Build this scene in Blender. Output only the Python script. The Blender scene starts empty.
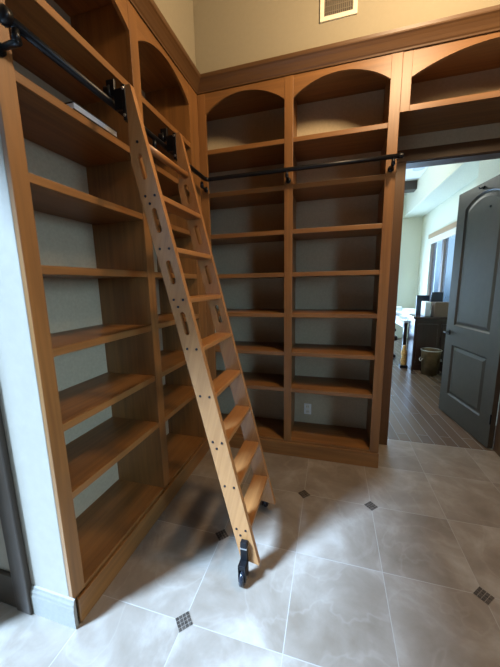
import bpy, bmesh, math, random
from mathutils import Vector, Matrix
random.seed(7)
sc = bpy.context.scene
col = sc.collection

# ------------------------------------------------------------------ materials
def newmat(name):
    m = bpy.data.materials.new(name); m.use_nodes = True
    nt = m.node_tree; b = nt.nodes['Principled BSDF']
    return m, nt, b

def N(nt, t, **kw):
    n = nt.nodes.new(t)
    for k, v in kw.items():
        if k in n.inputs: n.inputs[k].default_value = v
        else: setattr(n, k, v)
    return n

def plain(name, colr, rough=.5, metal=0, bump=0, scale=60, var=0.06):
    m, nt, b = newmat(name)
    tc = N(nt, 'ShaderNodeTexCoord')
    no = N(nt, 'ShaderNodeTexNoise'); no.inputs['Scale'].default_value = scale; no.inputs['Detail'].default_value = 3
    nt.links.new(tc.outputs['Object'], no.inputs['Vector'])
    r = N(nt, 'ShaderNodeValToRGB')
    r.color_ramp.elements[0].position = .3; r.color_ramp.elements[1].position = .7
    r.color_ramp.elements[0].color = [c * (1 - var) for c in colr] + [1]
    r.color_ramp.elements[1].color = [min(1, c * (1 + var)) for c in colr] + [1]
    nt.links.new(no.outputs['Fac'], r.inputs['Fac'])
    nt.links.new(r.outputs['Color'], b.inputs['Base Color'])
    b.inputs['Roughness'].default_value = rough; b.inputs['Metallic'].default_value = metal
    if bump:
        bp = N(nt, 'ShaderNodeBump'); bp.inputs['Strength'].default_value = bump; bp.inputs['Distance'].default_value = .01
        nt.links.new(no.outputs['Fac'], bp.inputs['Height']); nt.links.new(bp.outputs['Normal'], b.inputs['Normal'])
    return m

def wood(name, light, dark, axis, rough=.42, fine=42., tilt=0.):
    """stained timber, grain along an axis (0 x, 1 y, 2 z)"""
    m, nt, b = newmat(name)
    tc = N(nt, 'ShaderNodeTexCoord'); mp = N(nt, 'ShaderNodeMapping')
    s = [fine] * 3; s[axis] = 1.6
    mp.inputs['Scale'].default_value = s
    if tilt:
        rt = N(nt, 'ShaderNodeMapping'); rt.inputs['Rotation'].default_value = (0, tilt, 0)
        nt.links.new(tc.outputs['Object'], rt.inputs['Vector']); nt.links.new(rt.outputs['Vector'], mp.inputs['Vector'])
    else:
        nt.links.new(tc.outputs['Object'], mp.inputs['Vector'])
    n1 = N(nt, 'ShaderNodeTexNoise'); n1.inputs['Scale'].default_value = 1.; n1.inputs['Detail'].default_value = 5; n1.inputs['Distortion'].default_value = .6
    nt.links.new(mp.outputs['Vector'], n1.inputs['Vector'])
    mp2 = N(nt, 'ShaderNodeMapping'); s2 = [7.] * 3; s2[axis] = 1.1; mp2.inputs['Scale'].default_value = s2
    nt.links.new(tc.outputs['Object'], mp2.inputs['Vector'])
    n2 = N(nt, 'ShaderNodeTexNoise'); n2.inputs['Scale'].default_value = 1.; n2.inputs['Detail'].default_value = 3
    nt.links.new(mp2.outputs['Vector'], n2.inputs['Vector'])
    ad = N(nt, 'ShaderNodeMath', operation='ADD'); mu = N(nt, 'ShaderNodeMath', operation='MULTIPLY'); mu.inputs[1].default_value = .5
    nt.links.new(n1.outputs['Fac'], ad.inputs[0]); nt.links.new(n2.outputs['Fac'], ad.inputs[1]); nt.links.new(ad.outputs[0], mu.inputs[0])
    r = N(nt, 'ShaderNodeValToRGB')
    r.color_ramp.elements[0].position = .32; r.color_ramp.elements[1].position = .66
    r.color_ramp.elements[0].color = list(dark) + [1]; r.color_ramp.elements[1].color = list(light) + [1]
    nt.links.new(mu.outputs[0], r.inputs['Fac']); nt.links.new(r.outputs['Color'], b.inputs['Base Color'])
    b.inputs['Roughness'].default_value = rough
    bp = N(nt, 'ShaderNodeBump'); bp.inputs['Strength'].default_value = .12; bp.inputs['Distance'].default_value = .004
    nt.links.new(n1.outputs['Fac'], bp.inputs['Height']); nt.links.new(bp.outputs['Normal'], b.inputs['Normal'])
    return m

WL, WD = (.26, .116, .033), (.135, .057, .017)
WX = wood('stained_wood_x', WL, WD, 0); WY = wood('stained_wood_y', WL, WD, 1); WZ = wood('stained_wood_z', WL, WD, 2)
CL, CD = (.115, .056, .020), (.078, .036, .013)
CRX = wood('crown_wood_x', CL, CD, 0); CRY = wood('crown_wood_y', CL, CD, 1); CRZ = wood('casing_wood_z', CL, CD, 2)
LL, LD = (.36, .155, .048), (.23, .093, .027)
LADZ = wood('ladder_wood_stile', (.40, .185, .065), (.24, .10, .033), 2, rough=.27, tilt=-.235); LADY = wood('ladder_wood_tread', LL, LD, 1, rough=.33)
DKZ = wood('dark_trim_wood', (.045, .029, .018), (.028, .018, .011), 2); DKX = wood('dark_trim_wood_x', (.045, .029, .018), (.028, .018, .011), 0)
PANEL = plain('olive_grey_panel', (.44, .36, .235), .7, bump=.03)
WALL = plain('beige_wall_paint', (.27, .235, .165), .85, bump=.03, scale=35, var=.02)
ENDP = plain('pale_wall_paint', (.33, .285, .225), .6, bump=.15, scale=22, var=.03)
BASEP = plain('pale_baseboard_paint', (.22, .20, .165), .4)
CREAM = plain('cream_wall_paint', (.70, .70, .56), .85)
CEILW = plain('white_ceiling_paint', (.82, .84, .82), .9)
BLACK = plain('black_iron', (.012, .012, .014), .38, metal=.6)
GLOSSBLACK = plain('glossy_black_wheel', (.014, .015, .02), .12)
STEEL = plain('bolt_steel', (.55, .55, .55), .3, metal=1)
SCREW = plain('dark_screw', (.02, .018, .02), .4, metal=.7)
DOORM = plain('dark_grey_brown_door_paint', (.046, .036, .028), .38, scale=14, var=.1)
WHITE = plain('white_plastic', (.75, .73, .68), .5)
VENTM = plain('vent_cream', (.72, .66, .52), .5)
VENTD = plain('vent_shadow', (.10, .08, .06), .7)
PAPER = plain('paper', (.85, .87, .90), .7, scale=20, var=.04)
NAVY = plain('screen_black', (.012, .014, .02), .25)
MAHOG = wood('mahogany_desk', (.045, .02, .016), (.022, .011, .009), 2, rough=.3)
MAHOGX = wood('mahogany_desk_top', (.06, .027, .02), (.03, .014, .011), 1, rough=.18)
LEATHER = plain('dark_leather', (.022, .014, .013), .4)
CARD = plain('brown_board', (.17, .105, .07), .6)
BRONZE = plain('bin_bronze', (.16, .115, .06), .38, metal=.55, scale=9, var=.3)
GOLD = plain('gilt_figure', (.62, .36, .12), .35, metal=.4, scale=40, var=.4)
TANW = wood('window_tan_wood', (.13, .085, .055), (.08, .05, .035), 2)
TANWY = wood('window_tan_wood_y', (.45, .30, .16), (.33, .21, .11), 1)
GREEN = plain('leaf_green', (.12, .26, .06), .6)
BOOKD = plain('book_cover_dark', (.05, .035, .03), .5)

def glassmat():
    m, nt, b = newmat('window_glass')
    b.inputs['Base Color'].default_value = (.10, .20, .32, 1); b.inputs['Roughness'].default_value = 0.
    b.inputs['Alpha'].default_value = .22
    return m
GLASS = glassmat()

def tilemat():
    m, nt, b = newmat('marble_tile_floor')
    L = nt.links.new
    tc = N(nt, 'ShaderNodeTexCoord'); sep = N(nt, 'ShaderNodeSeparateXYZ'); L(tc.outputs['Object'], sep.inputs[0])
    def mth(op, a, bb=None):
        n = N(nt, 'ShaderNodeMath', operation=op)
        for i, v in enumerate((a, bb)):
            if v is None: continue
            if isinstance(v, (int, float)): n.inputs[i].default_value = v
            else: L(v, n.inputs[i])
        return n.outputs[0]
    gx = mth('DIVIDE', mth('SUBTRACT', sep.outputs[0], .495), .4827)
    gy = mth('DIVIDE', mth('SUBTRACT', sep.outputs[1], -.491), .508)
    def dist(g, s):
        f = mth('FRACT', mth('ADD', g, .5)); return mth('MULTIPLY', mth('ABSOLUTE', mth('SUBTRACT', f, .5)), s)
    dmin = mth('MINIMUM', dist(gx, .4827), dist(gy, .508))
    grout = mth('LESS_THAN', dmin, .0019)
    cx = mth('FLOOR', gx); cy = mth('FLOOR', gy)
    cmb = N(nt, 'ShaderNodeCombineXYZ'); L(cx, cmb.inputs[0]); L(cy, cmb.inputs[1])
    wn = N(nt, 'ShaderNodeTexWhiteNoise'); L(cmb.outputs[0], wn.inputs['Vector'])
    off = N(nt, 'ShaderNodeVectorMath', operation='SCALE'); L(wn.outputs['Color'], off.inputs[0]); off.inputs['Scale'].default_value = 9.
    pv = N(nt, 'ShaderNodeVectorMath', operation='ADD'); L(tc.outputs['Object'], pv.inputs[0]); L(off.outputs[0], pv.inputs[1])
    n1 = N(nt, 'ShaderNodeTexNoise'); n1.inputs['Scale'].default_value = 3.4; n1.inputs['Detail'].default_value = 7; n1.inputs['Roughness'].default_value = .6; n1.inputs['Distortion'].default_value = .35
    L(pv.outputs[0], n1.inputs['Vector'])
    r = N(nt, 'ShaderNodeValToRGB'); e = r.color_ramp.elements
    e[0].position = .30; e[0].color = (.165, .128, .095, 1); e[1].position = .72; e[1].color = (.33, .29, .245, 1)
    k = e.new(.52); k.color = (.225, .184, .145, 1)
    L(n1.outputs['Fac'], r.inputs['Fac'])
    n2 = N(nt, 'ShaderNodeTexNoise'); n2.inputs['Scale'].default_value = 2.2; n2.inputs['Detail'].default_value = 4; n2.inputs['Distortion'].default_value = .7
    L(pv.outputs[0], n2.inputs['Vector'])
    vein = mth('ABSOLUTE', mth('SUBTRACT', n2.outputs['Fac'], .5))
    vr = N(nt, 'ShaderNodeValToRGB'); vr.color_ramp.elements[0].position = 0; vr.color_ramp.elements[0].color = (1, 1, 1, 1)
    vr.color_ramp.elements[1].position = .02; vr.color_ramp.elements[1].color = (0, 0, 0, 1); L(vein, vr.inputs['Fac'])
    vf = mth('MULTIPLY', vr.outputs['Color'], .12)
    mx = N(nt, 'ShaderNodeMix', data_type='RGBA'); L(vf, mx.inputs['Factor']); L(r.outputs['Color'], mx.inputs[6]); mx.inputs[7].default_value = (.42, .38, .33, 1)
    mg = N(nt, 'ShaderNodeMix', data_type='RGBA'); L(grout, mg.inputs['Factor']); L(mx.outputs[2], mg.inputs[6]); mg.inputs[7].default_value = (.31, .285, .255, 1)
    L(mg.outputs[2], b.inputs['Base Color'])
    b.inputs['Roughness'].default_value = .34
    h = mth('SUBTRACT', 1., grout)
    bp = N(nt, 'ShaderNodeBump'); bp.inputs['Strength'].default_value = .3; bp.inputs['Distance'].default_value = .002; L(h, bp.inputs['Height']); L(bp.outputs['Normal'], b.inputs['Normal'])
    return m
TILE = tilemat()

def plankmat():
    m, nt, b = newmat('wood_plank_floor')
    L = nt.links.new
    tc = N(nt, 'ShaderNodeTexCoord'); mp = N(nt, 'ShaderNodeMapping'); mp.inputs['Rotation'].default_value = (0, 0, math.radians(86))
    L(tc.outputs['Object'], mp.inputs['Vector'])
    br = N(nt, 'ShaderNodeTexBrick'); br.inputs['Scale'].default_value = 1.; br.inputs['Brick Width'].default_value = 1.1; br.inputs['Row Height'].default_value = .105
    br.inputs['Mortar Size'].default_value = .004; br.inputs['Color1'].default_value = (.105, .07, .048, 1); br.inputs['Color2'].default_value = (.15, .102, .07, 1); br.inputs['Mortar'].default_value = (.20, .18, .16, 1)
    L(mp.outputs['Vector'], br.inputs['Vector'])
    L(br.outputs['Color'], b.inputs['Base Color']); b.inputs['Roughness'].default_value = .27
    bp = N(nt, 'ShaderNodeBump'); bp.inputs['Strength'].default_value = .25; bp.inputs['Distance'].default_value = .003; L(br.outputs['Fac'], bp.inputs['Height']); L(bp.outputs['Normal'], b.inputs['Normal'])
    return m
PLANK = plankmat()

def mosaicmat():
    m, nt, b = newmat('slate_mosaic')
    vo = N(nt, 'ShaderNodeTexVoronoi'); vo.inputs['Scale'].default_value = 55.
    tc = N(nt, 'ShaderNodeTexCoord'); nt.links.new(tc.outputs['Object'], vo.inputs['Vector'])
    r = N(nt, 'ShaderNodeValToRGB'); r.color_ramp.elements[0].color = (.02, .014, .010, 1); r.color_ramp.elements[1].color = (.075, .058, .045, 1)
    nt.links.new(vo.outputs['Color'], r.inputs['Fac']); nt.links.new(r.outputs['Color'], b.inputs['Base Color']); b.inputs['Roughness'].default_value = .45
    return m
MOS = mosaicmat()
GROUT = plain('mosaic_grout', (.20, .17, .14), .8)

# ------------------------------------------------------------------ geometry helpers
def empty(name, loc=(0, 0, 0)):
    o = bpy.data.objects.new(name, None); o.location = loc; col.objects.link(o); o.empty_display_size = .1
    return o
def tag(o, label=None, cat=None, group=None, kind=None):
    for k, v in (('label', label), ('category', cat), ('group', group), ('kind', kind)):
        if v: o[k] = v
    return o
def link(name, bm, mat, parent=None, smooth=False):
    bmesh.ops.recalc_face_normals(bm, faces=bm.faces)
    me = bpy.data.meshes.new(name); bm.to_mesh(me); bm.free()
    if smooth:
        for p in me.polygons: p.use_smooth = True
    me.materials.append(mat)
    o = bpy.data.objects.new(name, me); col.objects.link(o)
    if parent is not None:
        o.parent = parent
        o.matrix_parent_inverse = Matrix.Translation(parent.location).inverted()
    return o
def addbox(bm, x0, x1, y0, y1, z0, z1, bev=0.):
    x0, x1 = min(x0, x1), max(x0, x1); y0, y1 = min(y0, y1), max(y0, y1); z0, z1 = min(z0, z1), max(z0, z1)
    v = [bm.verts.new((x, y, z)) for x in (x0, x1) for y in (y0, y1) for z in (z0, z1)]
    fs = [bm.faces.new([v[i] for i in q]) for q in ((0, 1, 3, 2), (4, 6, 7, 5), (0, 4, 5, 1), (2, 3, 7, 6), (0, 2, 6, 4), (1, 5, 7, 3))]
    if bev:
        es = list({e for f in fs for e in f.edges})
        bmesh.ops.bevel(bm, geom=es, offset=bev, segments=2, affect='EDGES', profile=.5)
def box(name, b, mat, parent=None, bev=.002):
    bm = bmesh.new(); addbox(bm, *b, bev=bev)
    return link(name, bm, mat, parent)
def addtube(bm, pts, r, seg=14, cap=True):
    pts = [Vector(p) for p in pts]; rings = []
    up = None
    for i, p in enumerate(pts):
        t = (pts[min(i + 1, len(pts) - 1)] - pts[max(i - 1, 0)]).normalized()
        if up is None: up = t.orthogonal().normalized()
        a = (up - t * up.dot(t)).normalized(); up = a; c = t.cross(a)
        rr = r[i] if isinstance(r, (list, tuple)) else r
        rings.append([bm.verts.new(p + rr * (math.cos(2 * math.pi * k / seg) * a + math.sin(2 * math.pi * k / seg) * c)) for k in range(seg)])
    for A, B in zip(rings, rings[1:]):
        for k in range(seg): bm.faces.new((A[k], A[(k + 1) % seg], B[(k + 1) % seg], B[k]))
    if cap: bm.faces.new(rings[0]); bm.faces.new(rings[-1])
def tube(name, pts, r, mat, parent=None, seg=14):
    bm = bmesh.new(); addtube(bm, pts, r, seg); o = link(name, bm, mat, parent, True)
    return flat_caps(o)
def flat_caps(o):
    for p in o.data.polygons:
        if len(p.vertices) > 4: p.use_smooth = False
    return o
def plate(name, outline, holes, f, t0, t1, mat, parent=None, bev=0.):
    """flat board with holes: 2D loops (a, b) mapped by f(a, b, t), thickness t0..t1"""
    bm = bmesh.new(); es = []
    for lp in [outline] + holes:
        vs = [bm.verts.new((a, b, 0)) for a, b in lp]
        es += [bm.edges.new((vs[i], vs[(i + 1) % len(vs)])) for i in range(len(vs))]
    bmesh.ops.triangle_fill(bm, use_beauty=True, use_dissolve=False, edges=es)
    fs = list(bm.faces)
    g = bmesh.ops.extrude_face_region(bm, geom=fs)
    nv = [x for x in g['geom'] if isinstance(x, bmesh.types.BMVert)]
    for v in nv: v.co.z = 1
    for v in bm.verts: v.co = Vector(f(v.co.x, v.co.y, t1 if v.co.z > .5 else t0))
    return link(name, bm, mat, parent)
def sweep(name, prof, path, mat, parent=None):
    """path: list of frames; each frame a function mapping (out, z) to world"""
    bm = bmesh.new(); rings = [[bm.verts.new(fr(a, z)) for a, z in prof] for fr in path]
    n = len(prof)
    for A, B in zip(rings, rings[1:]):
        for k in range(n): bm.faces.new((A[k], A[(k + 1) % n], B[(k + 1) % n], B[k]))
    bm.faces.new(rings[0]); bm.faces.new(rings[-1])
    return link(name, bm, mat, parent)
def struct(o): return tag(o, kind='structure')

# ------------------------------------------------------------------ measures
S = [2.7516, 2.4034, 2.0542, 1.7033, 1.3534, 1.0059, .6643]
SB, CR, TH, D = .152, 3.186, .037, .395
SPR, APX = 3.032, 3.147

# ------------------------------------------------------------------ bookcases
def arch_outline(u0, u1, spr, apx, top, n=24):
    w = (u1 - u0) / 2; h = apx - spr; R = (w * w + h * h) / (2 * h); cu = (u0 + u1) / 2; cz = apx - R
    a = math.asin(w / R)
    pts = [(u0, top), (u0, spr)]
    for i in range(1, n): t = -a + 2 * a * i / n; pts.append((cu + R * math.sin(t), cz + R * math.cos(t)))
    return pts + [(u1, spr), (u1, top)]
def bookcase(root, B, bays, stiles, f, WU, base_u, parts, inner):
    """bays: openings between the stiles; inner: clear widths between the partitions behind them"""
    for a, b in stiles:
        box('stile', B(a, b, 0, .022, .14, CR + .02), WZ, root)
    for a, b in parts:
        box('partition', B(a, b, .0225, D, .12, CR - .003), WZ, root, 0)
    for (a, b), (ia, ib) in zip(bays, inner):
        for z in S + [SB]:
            bm = bmesh.new()
            addbox(bm, *B(a, b, .004, .0222, z - TH, z), bev=.003); addbox(bm, *B(ia, ib, .0222, D, z - TH, z))
            link('shelf', bm, WU, root)
        box('back_panel', B(ia - .01, ib + .01, D, D + .012, .10, CR + .03), PANEL, root, 0)
        box('top_panel', B(ia, ib, .022, D, CR - .002, CR + .018), WU, root, 0)
        plate('arch_panel', arch_outline(a, b, SPR, APX, CR + .02), [], f, .002, .022, WU, root)
    u0, u1 = base_u
    box('plinth', B(u0, u1, -.016, .0, 0, .136), WU, root, .004)

bc = tag(empty('bookcase', (.78, .2, 0)), 'built-in wooden bookcase of two arched bays facing the camera beside the doorway', 'bookcase')
bookcase(bc, lambda a, b, c, d, e, f: (a, b, c, d, e, f), [(.0696, .740), (.809, 1.4978)], [(0, .0696), (.740, .809), (1.4978, 1.5705)],
         lambda u, z, t: (u, t, z), WX, (.0, 1.5735), [(-.16, -.125), (.757, .793), (1.512, 1.569)], [(-.125, .757), (.793, 1.512)])
lb = tag(empty('bookcase', (-.2, -.85, 0)), 'built-in wooden bookcase along the side wall behind the leaning ladder', 'bookcase')
bookcase(lb, lambda a, b, c, d, e, f: (-d, -c, a, b, e, f), [(-1.5856, -.8725), (-.7953, -.1554)], [(-1.655, -1.5856), (-.8725, -.7953), (-.1554, -.0005)],
         lambda u, z, t: (-t, u, z), WY, (-1.642, -.0165), [(-1.598, -1.5856), (-.8715, -.7965), (-.154, -.115)], [(-1.5856, -.8715), (-.7965, -.154)])
# crown mouldings (mitred in the corner)
cp = [(0, 3.184), (.008, 3.185), (.011, 3.194), (.018, 3.202), (.027, 3.218), (.040, 3.238), (.054, 3.254), (.063, 3.261), (.066, 3.268), (.070, 3.284), (0, 3.284)]
sweep('crown_molding', cp, [lambda a, z: (a, -a, z), lambda a, z: (2.80, -a, z)], CRX, bc)
sweep('crown_molding', cp, [lambda a, z: (a, -1.66, z), lambda a, z: (a, -a, z)], CRY, lb)

# shelf unit that bridges the doorway
ov = tag(empty('bridge_shelf', (2.2, .2, 2.8)), 'arched wooden shelf unit spanning over the open doorway', 'shelf')
box('stile', (1.571, 1.634, .004, .034, 2.806, CR + .02), WZ, ov)
box('stile', (2.735, 2.80, .004, .034, 0, CR + .02), WZ, ov)
box('side_panel', (2.737, 2.80, .034, D, 0, CR + .02), WZ, ov)
box('shelf', (1.571, 2.735, .036, D, 2.806, 2.846), WX, ov)
box('shelf_edge', (1.634, 2.735, .007, .036, 2.806, 2.846), WX, ov)
box('back_panel', (1.571, 2.737, D, D + .012, 2.70, CR + .02), PANEL, ov, 0)
box('top_panel', (1.571, 2.737, .034, D, CR, CR + .02), WX, ov, 0)
plate('arch_panel', arch_outline(1.634, 2.735, 3.02, 3.155, CR + .02, 32), [], lambda u, z, t: (u, t, z), .005, .034, WX, ov)

# outlet on the back panel of the right bay
ou = tag(empty('wall_outlet', (.93, D, .31)), 'white electrical outlet on the back panel low in the bookcase', 'outlet')
box('cover_plate', (.893, .967, D - .008, D, .25, .365), WHITE, ou, .003)
for z in (.28, .335): box('socket', (.913, .947, D - .011, D - .0075, z - .018, z + .018), VENTM, ou, .003)
for z in (.28, .335):
    bm = bmesh.new()
    for x in (.923, .937): addbox(bm, x - .0015, x + .0015, D - .0118, D - .0109, z - .004, z + .009)
    link('slot', bm, VENTD, ou)

# ------------------------------------------------------------------ room shell
fl = struct(box('floor', (-3, 4.3, -5.3, .53, -.05, 0), TILE, None, 0))
for (x, y) in [(.495, -1.507), (.495, -.999), (.9777, -.491), (1.4604, -.491), (1.943, -.999), (1.943, -1.507), (.9777, -2.015), (1.4604, -2.015)]:
    bm = bmesh.new(); h = .034
    addbox(bm, -h, h, -h, h, 0, .0012)
    o = link('mosaic_insert', bm, GROUT, fl); o.location = (x, y, 0); o.rotation_euler = (0, 0, math.radians(45))
    bm = bmesh.new(); g = 2 * h / 4
    for i in range(4):
        for j in range(4): addbox(bm, -h + i * g + .0012, -h + (i + 1) * g - .0012, -h + j * g + .0012, -h + (j + 1) * g - .0012, .0008, .0028, .0006)
    o2 = link('mosaic_stone', bm, MOS); o2.parent = o
struct(box('wall_back', (-.6, 1.70, .42, .555, 0, 4.65), WALL, None, 0))
struct(box('wall_back_upper', (-.1, 4.3, .0, .1, 3.28, 4.65), WALL, None, 0))
struct(box('wall_side_upper', (-.1, 0, -1.655, .0, 3.28, 4.65), WALL, None, 0))
struct(box('wall_over_door', (1.70, 2.69, .42, .555, 2.615, 4.65), WALL, None, 0))
struct(box('wall_back_right', (2.69, 4.3, .42, .555, 0, 4.65), WALL, None, 0))
struct(box('wall_front_right', (2.801, 4.3, .0, .1, 0, 3.28), WALL, None, 0))
struct(box('wall_end', (-.56, -.023, -1.655, -1.60, 0, 4.65), ENDP, None, .004))
struct(box('wall_behind_case', (-.56, -.42, -1.60, .42, 0, 4.65), WALL, None, 0))
RY0, RY1, RZ0, RZ1 = -3.9, -2.75, 1.2, 2.75
struct(box('wall_right', (4.2, 4.3, -5.2, RY0, 0, 4.65), CRX, None, 0))
struct(box('wall_right', (4.2, 4.3, RY1, 0, 0, 4.65), CRX, None, 0))
struct(box('wall_right', (4.2, 4.3, RY0, RY1, 0, RZ0), CRX, None, 0))
struct(box('wall_right', (4.2, 4.3, RY0, RY1, RZ1, 4.65), CRX, None, 0))
# side wall with the tall glazed opening that the daylight comes through
LX0, LX1, OY0, OY1, OZ = -.62, -.50, -5.0, -1.90, 2.80
struct(box('wall_left', (LX0, LX1, OY1, -1.655, 0, 4.65), ENDP, None, 0))
struct(box('wall_left', (LX0, LX1, -5.2, OY0, 0, 4.65), CRX, None, 0))
struct(box('wall_left', (LX0, LX1, OY0, OY1, OZ, 4.65), ENDP, None, 0))
struct(box('wall_front', (-.62, 4.3, -5.3, -5.2, 0, 4.65), CRX, None, 0))
struct(box('ceiling', (-.62, 4.3, -5.3, .555, 4.65, 4.75), WALL, None, 0))

# baseboard on the pale end wall
bbp = [(0, 0), (.016, 0), (.016, .105), (.013, .115), (.013, .130), (.008, .140), (.006, .152), (0, .158)]
struct(sweep('baseboard_end', bbp, [lambda a, z: (-.256, -1.655 - a, z), lambda a, z: (.012, -1.655 - a, z)], BASEP))
# dark casing left of it and what stands beyond
struct(box('trim_1', (-.352, -.256, -1.683, -1.655, 0, 3.0), DKZ, None, .006))
struct(box('baseboard_left', (-.50, -.352, -1.675, -1.655, 0, .19), DKX, None, .004))

# doorway: jambs, casing
t = struct(empty('trim_2', (2.2, .48, 0)))
box('casing', (1.60, 1.716, .40, .42, 0, 2.72), CRZ, t, .004)
box('casing', (2.672, 2.735, .40, .42, 0, 2.72), CRZ, t, .004)
box('head_casing', (1.60, 2.735, .396, .42, 2.605, 2.725), CRX, t, .004)
box('jamb', (1.70, 1.716, .42, .556, 0, 2.615), CRZ, t, 0)
box('jamb', (2.674, 2.69, .42, .556, 0, 2.615), CRZ, t, 0)
box('head_jamb', (1.70, 2.69, .42, .556, 2.60, 2.615), CRX, t, 0)

# ------------------------------------------------------------------ door
HX, HY = 2.668, .560; FXd, FYd = 2.535, 1.49
dr = struct(empty('door_1', (HX, HY, .012)))
du = Vector((FXd - HX, FYd - HY, 0)).normalized(); dn = Vector((-du.y, du.x, 0))   # dn: towards the camera side
W, Hh, T = .925, 2.545, .045
def dmap(u, z, t):
    p = Vector((HX, HY, .012)) + du * u + dn * t; return (p.x, p.y, p.z + z)
def archrect(u0, u1, z0, z1, rise, n=16):
    if not rise: return [(u0, z0), (u1, z0), (u1, z1), (u0, z1)]
    w = (u1 - u0) / 2; R = (w * w + rise * rise) / (2 * rise); a = math.asin(w / R)
    return [(u0, z0), (u1, z0)] + [((u0 + u1) / 2 + R * math.sin(a - 2 * a * i / n), z1 - R + R * math.cos(a - 2 * a * i / n)) for i in range(n + 1)]
up = archrect(.165, .775, 1.085, 2.455, .10); lo = archrect(.165, .775, .25, .855, 0)
plate('door_leaf', [(0, 0), (W, 0), (W, Hh), (0, Hh)], [up, lo], dmap, 0, T, DOORM, dr)
def inset(lp, d):
    cu = sum(p[0] for p in lp) / len(lp); cz = sum(p[1] for p in lp) / len(lp)
    us = [p[0] for p in lp]; zs = [p[1] for p in lp]; su = 1 - 2 * d / (max(us) - min(us)); sz = 1 - 2 * d / (max(zs) - min(zs))
    mu, mz = (max(us) + min(us)) / 2, (max(zs) + min(zs)) / 2
    return [(mu + (u - mu) * su, mz + (z - mz) * sz) for u, z in lp]
for nm, lp in (('upper_panel', up), ('lower_panel', lo)):
    bm = bmesh.new()
    i1, i2 = inset(lp, .022), inset(lp, .055)
    for s0, s1, s2, s3 in ((T, T - .014, T - .016, T - .005), (0, .014, .016, .005)):
        rings = [[bm.verts.new(dmap(u, z, tt)) for u, z in L] for L, tt in ((lp, s0), (inset(lp, .012), s1), (i1, s2), (i2, s3))]
        n = len(lp)
        for A, B_ in zip(rings, rings[1:]):
            for k in range(n): bm.faces.new((A[k], A[(k + 1) % n], B_[(k + 1) % n], B_[k]))
        bm.faces.new(rings[-1])
    link(nm, bm, DOORM, dr)
hd = bmesh.new()
for s in (1, -1):
    b0 = T if s > 0 else 0
    addtube(hd, [dmap(.865, .99, b0), dmap(.865, .99, b0 + s * .008)], .032, 20)
    addtube(hd, [dmap(.865, .99, b0 + s * .008), dmap(.865, .99, b0 + s * .05)], .011, 12)
    addtube(hd, [dmap(.870, .99, b0 + s * .05), dmap(.82, .99, b0 + s * .052), dmap(.755, .985, b0 + s * .05)], [.010, .010, .008], 12)
link('door_handle', hd, BLACK, dr)
for z in (.30, 1.25, 2.25):
    bm = bmesh.new(); p = Vector(dmap(-.006, z, T * .5 + .03)); addtube(bm, [p - Vector((0, 0, .05)), p + Vector((0, 0, .05))], .008, 10)
    link('hinge', bm, BLACK, dr)
bm = bmesh.new(); addtube(bm, [dmap(.37, 2.29, T - .006), dmap(.37, 2.29, T + .004)], .011, 12); link('peg', bm, BLACK, dr)
bm = bmesh.new(); addtube(bm, [dmap(.50, 2.495, T), dmap(.50, 2.495, T + .012)], .016, 12); addtube(bm, [dmap(.50, 2.495, T + .012), dmap(.50, 2.485, T + .035), dmap(.50, 2.505, T + .045)], .006, 8); link('coat_hook', bm, BLACK, dr)

# ------------------------------------------------------------------ vent
ve = tag(empty('air_vent', (1.128, 0, 3.6)), 'cream air vent grille on the beige wall above the bookcase', 'vent')
plate('frame', [(1.0, 3.475), (1.255, 3.475), (1.255, 3.78), (1.0, 3.78)], [[(1.028, 3.503), (1.227, 3.503), (1.227, 3.752), (1.028, 3.752)]], lambda u, z, tt: (u, tt, z), -.012, 0, VENTM, ve)
box('duct_backing', (1.026, 1.229, -.0015, 0, 3.50, 3.755), VENTD, ve, 0)
bm = bmesh.new()
for i in range(15):
    x = 1.034 + i * .0134
    addbox(bm, x - .0022, x + .0022, -.010, -.002, 3.503, 3.752)
for i in range(7): addbox(bm, 1.028, 1.227, -.007, -.004, 3.53 + i * .035 - .0015, 3.53 + i * .035 + .0015)
link('grille', bm, plain('vent_louvre', (.19, .16, .115), .5), ve)

# ------------------------------------------------------------------ rail
rl = tag(empty('ladder_rail', (.088, -.088, 2.485)), 'black iron pipe rail running round both bookcases for the ladder', 'rail')
ZR, RO = 2.485, .088
bm = bmesh.new(); rc = .035
pts = [(RO, -1.665, ZR + .002), (RO, -.9, ZR), (RO, -RO - rc, ZR)]
pts += [(RO + rc * (1 - math.cos(q)), -RO - rc + rc * math.sin(q), ZR) for q in [math.pi / 2 * k / 6 for k in range(1, 7)]]
pts += [(.5, -RO, ZR), (1.0, -RO, ZR), (1.582, -RO, ZR)]
addtube(bm, pts, .0165, 16); link('rail_pipe', bm, BLACK, rl, True)
def bracket(px, py, nx, ny):
    bm = bmesh.new(); fx, fy = px - nx * (RO - .001), py - ny * (RO - .001); zc = ZR - .052   # on the stile face
    addtube(bm, [(fx, fy, zc), (fx + nx * .008, fy + ny * .008, zc)], .022, 20)
    addtube(bm, [(fx + nx * .008, fy + ny * .008, zc), (px, py, zc), (px + nx * .012, py + ny * .012, zc)], [.010, .012, .010], 14)
    addtube(bm, [(px, py, zc), (px, py, ZR - .012)], [.015, .011], 14)
    link('rail_bracket', bm, BLACK, rl, True)
bracket(RO, -1.635, 1, 0); bracket(RO, -.834, 1, 0); bracket(.774, -RO, 0, -1); bracket(1.534, -RO, 0, -1); bracket(.05 + RO * 0, -RO, 0, -1)
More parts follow.
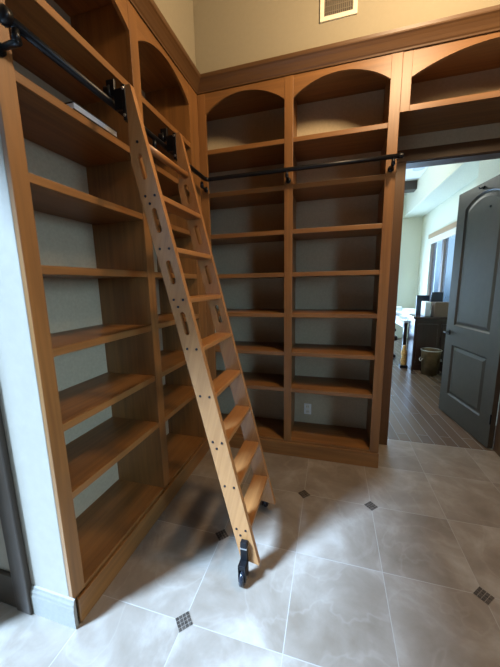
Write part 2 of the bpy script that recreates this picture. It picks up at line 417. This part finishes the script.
for p_, d_ in (((RO, -1.665, ZR + .002), (0, -1, 0)), ((1.58, -RO, ZR), (1, 0, 0))):
    p_, d_ = Vector(p_), Vector(d_)
    bm = bmesh.new(); addtube(bm, [p_ - d_ * .012, p_ - d_ * .008, p_ + d_ * .012, p_ + d_ * .020], [.018, .027, .027, .016] if d_.y else [.0165, .0178, .0178, .014], 18); link('end_cap', bm, BLACK, rl, True)

# ------------------------------------------------------------------ ladder
la = tag(empty('library_ladder', (.735, -.92, 0)), 'tall wooden rolling library ladder leaning against the side bookcase', 'ladder')
def RX(z): return .2165 + (2.53 - z) * .2385
LWID = .106
def LXe(z): return max(.190, RX(z) - LWID)
zt, zb = 2.53, .085
kz = 2.53 - (.190 + LWID - .2165) / .2385
outline = [(RX(zt), zt), (.190, zt), (.190, kz), (RX(zb) - LWID, zb + .02), (RX(zb), zb)]
def slot(zc, half=.060, r=.0145):
    sl = .2385; dv = Vector((-sl, 1)).normalized(); pv = Vector((dv.y, -dv.x)); c = Vector((RX(zc) - LWID * .5, zc)); out = []
    if zc > 2.15: c.x = (RX(zc) + LXe(zc)) / 2
    L = half - r
    for i in range(9): a = math.pi * i / 8; out.append(c + dv * L + pv * r * math.cos(a) + dv * r * math.sin(a))
    for i in range(9): a = math.pi + math.pi * i / 8; out.append(c - dv * L + pv * r * math.cos(a) + dv * r * math.sin(a))
    return [(p.x, p.y) for p in out]
TZ = [2.05 - .2505 * i for i in range(8)]
slots = [slot(z) for z in (2.175, 1.925, 1.675, 1.42)]
YN0, YN1, YF0, YF1 = -1.212, -1.182, -.755, -.725
for y0, y1, nm in ((YN0, YN1, 'n'), (YF0, YF1, 'f')):
    st = plate('stile', outline, slots, lambda a, b, tt: (a, tt, b), y0, y1, LADZ, la)
    ys, sg = (y0, -1) if nm == 'n' else (y1, 1)
    def screw(x, z):
        bm = bmesh.new(); addtube(bm, [(x, ys - sg * .002, z), (x, ys + sg * .0025, z)], [.0075, .006], 12); link('screw', bm, SCREW, st)
    for i, z in enumerate(TZ):
        zc = z - .013; xc = RX(zc) - LWID / 2
        screw(xc - .026, zc + .004); screw(xc + .026, zc + .004)
        if i in (0, 2, 5, 7): screw(xc - .004, zc - .032)
    screw((.190 + RX(2.28)) / 2, 2.285)
for z in TZ:
    bm = bmesh.new(); x1 = RX(z) + .001; x0 = RX(z) - LWID + .004
    addbox(bm, x0, x1, YN1 - .004, YF0 + .004, z - .027, z, .005); link('tread', bm, LADY, la)
tube('dowel', [(.245, YN1 - .005, 2.285), (.245, YF0 + .005, 2.285)], .0185, LADY, la, 18)
for y0, y1, sg in ((YN0, YN1, -1), (YF0, YF1, 1)):
    ys = y0 if sg < 0 else y1; ym = (y0 + y1) / 2
    hk = bmesh.new()
    addbox(hk, .170, .1895, ym - .019, ym + .019, 2.385, 2.535, .003)
    addbox(hk, .118, .172, ym - .008, ym + .008, 2.44, 2.53, .003)
    addbox(hk, .080, .125, ym - .008, ym + .008, 2.508, 2.575, .003)
    h = link('roller_hook', hk, BLACK, la)
    bm = bmesh.new(); addtube(bm, [(RO - .013, ym, ZR + .042), (RO - .008, ym, ZR + .042), (RO + .008, ym, ZR + .042), (RO + .013, ym, ZR + .042)], [.026, .023, .023, .026], 20)
    link('roller', bm, BLACK, h, True)
    for z in (2.405, 2.518):
        bm = bmesh.new(); yb = ym - .019
        addtube(bm, [(.1795, yb, z), (.1795, yb - .005, z)], [.0075, .006], 12); link('bolt', bm, STEEL, h)
    # caster at the foot: the wheel runs along the rail's direction
    xw, yc = .720, ys + sg * .048; Y = lambda v: ys + sg * v
    cb = bmesh.new()
    addbox(cb, xw - .019, xw + .019, Y(0), Y(.030), .115, .235, .004)
    addbox(cb, xw - .021, xw - .014, Y(.004), Y(.072), .030, .130, .003)
    addbox(cb, xw + .014, xw + .021, Y(.004), Y(.072), .030, .130, .003)
    addbox(cb, xw - .021, xw + .021, Y(.004), Y(.068), .100, .128, .004)
    cs = link('caster', cb, BLACK, la)
    bm = bmesh.new(); addtube(bm, [(xw - .0125, yc, .0465), (xw - .008, yc, .0465), (xw + .008, yc, .0465), (xw + .0125, yc, .0465)], [.040, .046, .046, .040], 28); link('wheel', bm, GLOSSBLACK, cs, True)
    bm = bmesh.new(); addtube(bm, [(xw - .024, yc, .0465), (xw + .024, yc, .0465)], .007, 10); link('axle', bm, STEEL, cs)
    bm = bmesh.new(); addbox(bm, xw - .0195, xw + .0195, Y(.0005), Y(.0312), .196, .204, .001); link('band', bm, STEEL, cs)

# ------------------------------------------------------------------ book on the upper shelf
zb_ = S[1]
bk = tag(empty('book', (-.12, -1.18, zb_)), 'thin book lying flat with white page edges on the high shelf beside the ladder top', 'book')
box('cover', (-.235, -.002, -1.325, -1.045, zb_ + .0005, zb_ + .005), BOOKD, bk, .001)
box('pages', (-.232, -.004, -1.322, -1.049, zb_ + .005, zb_ + .030), PAPER, bk, .001)
box('cover', (-.235, -.002, -1.325, -1.045, zb_ + .030, zb_ + .034), BOOKD, bk, .001)
box('spine', (-.240, -.235, -1.325, -1.045, zb_ + .0005, zb_ + .034), BOOKD, bk, .001)

# ------------------------------------------------------------------ the office beyond
XW, YF = 3.40, 6.50
struct(box('floor_beyond', (-1.5, 3.55, .53, YF + .1, -.05, 0), PLANK, None, 0))
GX0, GX1, GZ = .9, 2.55, 2.45
struct(box('wall_far', (-1.5, GX0, YF, YF + .1, 0, 4.2), CREAM, None, 0))
struct(box('wall_far', (GX1, 3.55, YF, YF + .1, 0, 4.2), CREAM, None, 0))
struct(box('wall_far', (GX0, GX1, YF, YF + .1, GZ, 4.2), CREAM, None, 0))
struct(box('wall_office_left', (-1.6, -1.5, .555, YF + .1, 0, 4.2), CREAM, None, 0))
WY0, WY1, WZ0, WZ1 = 3.2, 5.62, .98, 2.62
struct(box('wall_window', (XW, XW + .15, 2.25, WY0, 0, 4.2), CREAM, None, 0))
struct(box('wall_window', (XW, XW + .15, WY1, YF, 0, 4.2), CREAM, None, 0))
struct(box('wall_window', (XW, XW + .15, WY0, WY1, 0, WZ0), CREAM, None, 0))
struct(box('wall_window', (XW, XW + .15, WY0, WY1, WZ1, 4.2), CREAM, None, 0))
struct(box('wall_pier', (2.95, XW + .15, .555, 2.25, 0, 4.2), CREAM, None, 0))
struct(box('ceiling_beyond', (-1.6, 3.55, .556, YF + .1, 3.85, 4.0), CEILW, None, 0))
struct(box('ceiling_bulkhead', (2.92, XW, 2.25, YF, 3.28, 3.85), CREAM, None, 0))
struct(box('ceiling_beam', (-1.5, 2.92, 5.23, 5.50, 3.66, 3.85), DKX, None, .005))
struct(box('ceiling_beam', (-1.5, 2.92, 2.6, 2.87, 3.66, 3.85), DKX, None, .005))
bm = bmesh.new(); addtube(bm, [(2.755, 4.50, 3.85), (2.755, 4.50, 3.84), (2.755, 4.50, 3.835)], [.11, .11, .09], 28)
sp = tag(link('ceiling_speaker', bm, plain('speaker_grey', (.55, .60, .66), .6), None), 'round pale speaker grille set in the white ceiling beyond the doorway', 'speaker')
# window
wi = struct(empty('window_1', (XW, 4.4, 1.0)))
fr = plate('window_frame', [(WY0, WZ0), (WY1, WZ0), (WY1, WZ1), (WY0, WZ1)],
           [[(WY0 + .07, WZ0 + .06), (4.00, WZ0 + .06), (4.00, WZ1 - .06), (WY0 + .07, WZ1 - .06)], [(4.08, WZ0 + .06), (4.78, WZ0 + .06), (4.78, WZ1 - .06), (4.08, WZ1 - .06)], [(4.90, WZ0 + .06), (5.53, WZ0 + .06), (5.53, WZ1 - .06), (4.90, WZ1 - .06)]],
           lambda u, z, tt: (tt, u, z), XW + .02, XW + .10, TANW, wi)
bm = bmesh.new()
for a, b in ((WY0 + .07, 4.0), (4.08, 4.78), (4.9, 5.53)): addbox(bm, XW + .055, XW + .061, a, b, WZ0 + .06, WZ1 - .06)
link('pane', bm, GLASS, wi)
box('window_sill', (XW - .05, XW + .02, WY0 - .05, WY1 + .05, WZ0 - .03, WZ0), TANWY, wi)
bl = tag(empty('window_blind', (XW, 4.4, 2.6)), 'pale rolled blind with tan headrail along the top of the office window', 'blind')
box('headrail', (XW - .06, XW, WY0, WY1 + .02, 2.60, 2.70), TANWY, bl)
box('blind_stack', (XW - .045, XW - .005, WY0 + .02, WY1, 2.47, 2.60), VENTM, bl)

# desks and what stands on them
dk = tag(empty('office_desk', (2.95, 3.3, 0)), 'dark mahogany desk cabinet beyond the doorway behind the waste bin', 'desk')
box('body', (2.58, 3.38, 3.20, 3.62, .0, .945), MAHOG, dk, .006)
box('top', (2.55, 3.39, 3.17, 3.65, .945, .985), MAHOGX, dk, .006)
box('front_panel', (2.63, 2.95, 3.188, 3.202, .12, .86), MAHOG, dk, .01)
box('front_panel', (3.0, 3.33, 3.188, 3.202, .12, .86), MAHOG, dk, .01)
tb = tag(empty('work_table', (2.95, 4.7, 0)), 'long bright work table covered with papers along the office window', 'table')
box('tabletop', (2.50, 3.36, 3.66, 5.90, .81, .85), PAPER, tb, .004)
for x, y in ((2.55, 3.72), (2.55, 5.84), (3.31, 3.72), (3.31, 5.84)): box('leg', (x - .03, x + .03, y - .03, y + .03, 0, .81), MAHOG, tb, .003)
box('apron', (2.52, 2.54, 3.70, 5.86, .70, .81), WHITE, tb, .003)
k = 0
for (x, y, z, a, w, l, h, m, lb_) in [
        (2.66, 4.1, .85, .2, .22, .30, .05, PAPER, 'low stack of white paper on the near end of the bright work table'),
        (2.95, 4.25, .85, -.3, .22, .30, .10, WHITE, 'taller stack of papers beside the dark monitor on the work table'),
        (2.64, 4.65, .85, .5, .22, .30, .08, PAPER, 'skewed stack of white paper halfway along the work table'),
        (2.90, 4.95, .85, .1, .24, .32, .12, PAPER, 'thick stack of white paper near the far window pane on the work table'),
        (2.70, 5.35, .85, -.2, .22, .30, .14, WHITE, 'stack of pale papers at the far end of the work table')]:
    bm = bmesh.new(); n = max(2, int(h / .025)); rr = random.Random(k)
    for i in range(n):
        j = rr.uniform(-.012, .012); addbox(bm, -w / 2 + j, w / 2 + j, -l / 2 - j, l / 2 - j, i * h / n + .0005, (i + 1) * h / n)
    o = link('paper_stack', bm, m); o.location = (x, y, z); o.rotation_euler = (0, 0, a); tag(o, lb_, 'papers', 'paper stacks on the work table'); k += 1
def monitor(x, y, z, w, h, a, label):
    r = tag(empty('monitor', (x, y, z)), label, 'monitor', 'monitors in the office')
    b = box('stand_base', (x - .09, x + .09, y - .07, y + .07, z, z + .012), BLACK, r, .003)
    box('stand_neck', (x - .02, x + .02, y + .0, y + .02, z + .012, z + .16), BLACK, r, .003)
    box('housing', (x - w / 2, x + w / 2, y - .03, y + .0, z + .09, z + .09 + h), BLACK, r, .004)
    box('screen', (x - w / 2 + .012, x + w / 2 - .012, y - .0315, y - .029, z + .105, z + .08 + h), NAVY, r, 0)
    return r
monitor(2.83, 3.78, .85, .22, .40, 0, 'dark monitor standing behind the mahogany desk near the room corner')
monitor(3.0, 3.56, .985, .19, .33, 0, 'smaller dark monitor standing behind the brown board by the window')
tw = tag(empty('computer_tower', (2.72, 3.35, .985)), 'narrow white computer box between the dark monitor and the brown board', 'computer')
box('case', (2.755, 2.845, 3.30, 3.56, .985, 1.24), WHITE, tw, .006)
box('front_bezel', (2.765, 2.835, 3.294, 3.301, 1.0, 1.23), PAPER, tw, .002)
cbx = tag(empty('carton', (2.9, 3.2, .985)), 'brown cardboard carton standing on the mahogany desk top', 'box')
box('carton_body', (2.88, 3.18, 3.21, 3.42, .9855, 1.235), CARD, cbx, .004)
box('flap', (2.88, 3.18, 3.21, 3.31, 1.236, 1.242), CARD, cbx, .001)
pl = tag(empty('potted_plant', (3.12, 3.45, .985)), 'small green potted plant at the office window sill', 'plant')
bm = bmesh.new(); addtube(bm, [(3.27, 3.5, .9855), (3.27, 3.5, 1.10), (3.27, 3.5, 1.13)], [.05, .065, .068], 18); link('pot', bm, CARD, pl, True)
bm = bmesh.new(); rr = random.Random(3)
for i in range(60):
    a = rr.uniform(0, 6.28); e = rr.uniform(.2, 1.4); L = rr.uniform(.10, .19); w = .014
    d_ = Vector((math.cos(a) * math.cos(e), math.sin(a) * math.cos(e), math.sin(e))); s_ = d_.cross(Vector((0, 0, 1))).normalized() * w
    p0 = Vector((3.27, 3.5, 1.12)); mid = p0 + d_ * L * .6; tip = p0 + d_ * L - Vector((0, 0, .03))
    bm.faces.new([bm.verts.new(q) for q in (p0, mid + s_, tip, mid - s_)])
link('foliage', bm, GREEN, pl)
# waste bin
wb = tag(empty('waste_bin', (2.86, 2.82, 0)), 'bronze metal waste bin in front of the dark desk beyond the door', 'bin')
cx, cy = 2.82, 3.01
bm = bmesh.new(); seg = 32
prof = [(.0, .004), (.115, .004), (.122, .0), (.150, .40), (.155, .42), (.155, .435), (.146, .435), (.142, .40), (.112, .02), (0, .02)]
rings = []
for r_, z_ in prof:
    rings.append([bm.verts.new((cx + r_ * math.cos(2 * math.pi * k / seg), cy + r_ * math.sin(2 * math.pi * k / seg), z_ + .001)) for k in range(seg)] if r_ > 0 else None)
for A, B_ in zip(rings[1:-1], rings[2:-1]):
    for k in range(seg): bm.faces.new((A[k], A[(k + 1) % seg], B_[(k + 1) % seg], B_[k]))
bm.faces.new(rings[1]); bm.faces.new(rings[-2]); link('bin_body', bm, BRONZE, wb, True)
bm = bmesh.new(); addtube(bm, [(cx + .156 * math.cos(2 * math.pi * k / 32), cy + .156 * math.sin(2 * math.pi * k / 32), .435) for k in range(33)], .007, 8, False); link('rim', bm, STEEL, wb, True)
for s in (-1, 1):
    bm = bmesh.new(); px = cx + s * .138
    addtube(bm, [(px, cy - .055, .29), (px + s * .02, cy - .055, .25), (px + s * .022, cy, .235), (px + s * .02, cy + .055, .25), (px, cy + .055, .29)], .006, 8); link('handle', bm, STEEL, wb, True)
# gilt figure on a dark base, left of the bin
fg = tag(empty('figurine', (2.60, 2.98, 0)), 'gilt upright figurine on a black base at the left of the waste bin', 'figurine')
box('plinth', (2.415, 2.545, 3.30, 3.43, .0, .05), BLACK, fg, .004)
bm = bmesh.new(); addtube(bm, [(2.48, 3.365, .05), (2.48, 3.365, .08), (2.478, 3.365, .14), (2.484, 3.365, .20), (2.477, 3.36, .28), (2.483, 3.365, .33), (2.48, 3.365, .36), (2.48, 3.365, .40), (2.48, 3.365, .43)], [.05, .045, .055, .04, .055, .045, .025, .034, .015], 16); link('body', bm, GOLD, fg, True)
# armchair
ac = tag(empty('desk_chair', (2.25, 4.2, 0)), 'dark leather desk chair at the left edge of the doorway beside the work table', 'chair')
ccx, ccy = 2.20, 4.05
box('seat', (ccx - .25, ccx + .25, ccy - .25, ccy + .25, .42, .52), LEATHER, ac, .03)
box('backrest', (ccx - .27, ccx - .17, ccy - .24, ccy + .24, .50, .98), LEATHER, ac, .03)
for s in (-1, 1): box('armrest', (ccx - .2, ccx + .2, ccy + s * .27 - .03, ccy + s * .27 + .03, .62, .68), LEATHER, ac, .015); box('arm_post', (ccx + .1, ccx + .14, ccy + s * .27 - .02, ccy + s * .27 + .02, .44, .62), BLACK, ac, .004)
tube('post', [(ccx, ccy, .10), (ccx, ccy, .43)], .03, BLACK, ac)
for i in range(5):
    a = 2 * math.pi * i / 5 + .3
    bm = bmesh.new(); ex, ey = ccx + .28 * math.cos(a), ccy + .28 * math.sin(a)
    addtube(bm, [(ccx, ccy, .12), (ex, ey, .07)], [.025, .016], 10); f_ = link('foot', bm, BLACK, ac, True)
    bm = bmesh.new(); addtube(bm, [(ex, ey - .02, .03), (ex, ey + .02, .03)], .03, 14); link('caster_wheel', bm, BLACK, f_, True)

# ------------------------------------------------------------------ light
w = bpy.data.worlds.new('World'); sc.world = w; w.use_nodes = True
bg = w.node_tree.nodes['Background']; bg.inputs['Color'].default_value = (.46, .73, 1., 1); bg.inputs['Strength'].default_value = 1.
_nt = w.node_tree; _tc = _nt.nodes.new('ShaderNodeTexCoord'); _sp = _nt.nodes.new('ShaderNodeSeparateXYZ'); _mr = _nt.nodes.new('ShaderNodeMapRange')
_nt.links.new(_tc.outputs['Generated'], _sp.inputs[0]); _nt.links.new(_sp.outputs[0], _mr.inputs['Value'])
_mr.inputs['From Min'].default_value = .42; _mr.inputs['From Max'].default_value = .85; _mr.inputs['To Min'].default_value = 1.25; _mr.inputs['To Max'].default_value = 30.
# the ground outside is darker than the sky
_gr = _nt.nodes.new('ShaderNodeMapRange'); _gr.inputs['From Min'].default_value = -.05; _gr.inputs['From Max'].default_value = .03; _gr.inputs['To Min'].default_value = .12; _gr.inputs['To Max'].default_value = 1.
_nt.links.new(_sp.outputs[2], _gr.inputs['Value'])
_ml = _nt.nodes.new('ShaderNodeMath'); _ml.operation = 'MULTIPLY'; _nt.links.new(_mr.outputs[0], _ml.inputs[0]); _nt.links.new(_gr.outputs[0], _ml.inputs[1])
_nt.links.new(_ml.outputs[0], bg.inputs['Strength'])
def light(name, typ, loc, energy, colr, rot=(0, 0, 0), **kw):
    l = bpy.data.lights.new(name, typ); l.energy = energy; l.color = colr
    for k_, v_ in kw.items(): setattr(l, k_, v_)
    o = bpy.data.objects.new(name, l); o.location = loc; o.rotation_euler = rot; col.objects.link(o); return o
light('ceiling_lamp', 'POINT', (1.75, -1.05, 3.55), 150, (1, .72, .42), shadow_soft_size=.14)
light('ceiling_lamp', 'POINT', (2.8, -1.7, 3.55), 42, (1, .72, .42), shadow_soft_size=.14)
sd = Vector((.715, .70, -1.02))
sn = light('daylight', 'SUN', (-3, -4, 4), 24, (.42, .66, 1.), angle=math.radians(11))
sn.rotation_euler = sd.to_track_quat('-Z', 'Y').to_euler()
light('office_fill', 'POINT', (1.3, 3.6, 3.5), 48, (1., 1., .86), shadow_soft_size=.2)  # added fill with no fixture, lifts the office walls and ceiling
gd = light('floor_glare_fill', 'AREA', ((.9 + 2.55) / 2, 6.75, 1.25), 290, (.42, .66, 1.), Vector((0, -1, -.05)).to_track_quat('-Z', 'Y').to_euler(), shape='RECTANGLE', size=1.6, size_y=2.3)  # unseen area light added behind the far opening for blue floor glare
def portal(loc, rot, sx, sy):
    o = light('window_portal', 'AREA', loc, 1, (1, 1, 1), rot, shape='RECTANGLE', size=sx, size_y=sy); o.data.cycles.is_portal = True
portal((LX0 - .01, (OY0 + OY1) / 2, OZ / 2), Vector((1, 0, 0)).to_track_quat('-Z', 'Y').to_euler(), OY1 - OY0, OZ)
portal(((GX0 + GX1) / 2, YF + .12, GZ / 2), Vector((0, -1, 0)).to_track_quat('-Z', 'Y').to_euler(), GX1 - GX0, GZ)
portal((4.31, (RY0 + RY1) / 2, (RZ0 + RZ1) / 2), Vector((-1, 0, 0)).to_track_quat('-Z', 'Y').to_euler(), RY1 - RY0, RZ1 - RZ0)
portal((XW + .16, (WY0 + WY1) / 2, (WZ0 + WZ1) / 2), Vector((-1, 0, 0)).to_track_quat('-Z', 'Y').to_euler(), WY1 - WY0, WZ1 - WZ0)

# ------------------------------------------------------------------ camera
cam = bpy.data.cameras.new('camera'); co = bpy.data.objects.new('camera', cam); col.objects.link(co)
r_, u_, f_ = Vector((.9632, .2682, -.018)), None, Vector((-.2695, .9480, -.1694))
yaw, pitch, roll = .2769, .1702, -.018
f_ = Vector((-math.sin(yaw) * math.cos(pitch), math.cos(yaw) * math.cos(pitch), -math.sin(pitch)))
r0 = Vector((math.cos(yaw), math.sin(yaw), 0)); u0 = r0.cross(f_)
rr = math.cos(roll) * r0 + math.sin(roll) * u0; uu = -math.sin(roll) * r0 + math.cos(roll) * u0
m = Matrix((rr, uu, -f_)).transposed().to_4x4(); m.translation = Vector((1.1412, -2.5153, 1.6125)); co.matrix_world = m
cam.sensor_fit = 'HORIZONTAL'; cam.sensor_width = 36; cam.lens = 36 * 288.63 / 500; cam.clip_start = .05
# principal point: frame height 667 is centred at 333.5
sc.camera = co
sc.view_settings.view_transform = 'Standard'; sc.view_settings.look = 'None'; sc.view_settings.exposure = 0; sc.view_settings.gamma = 1
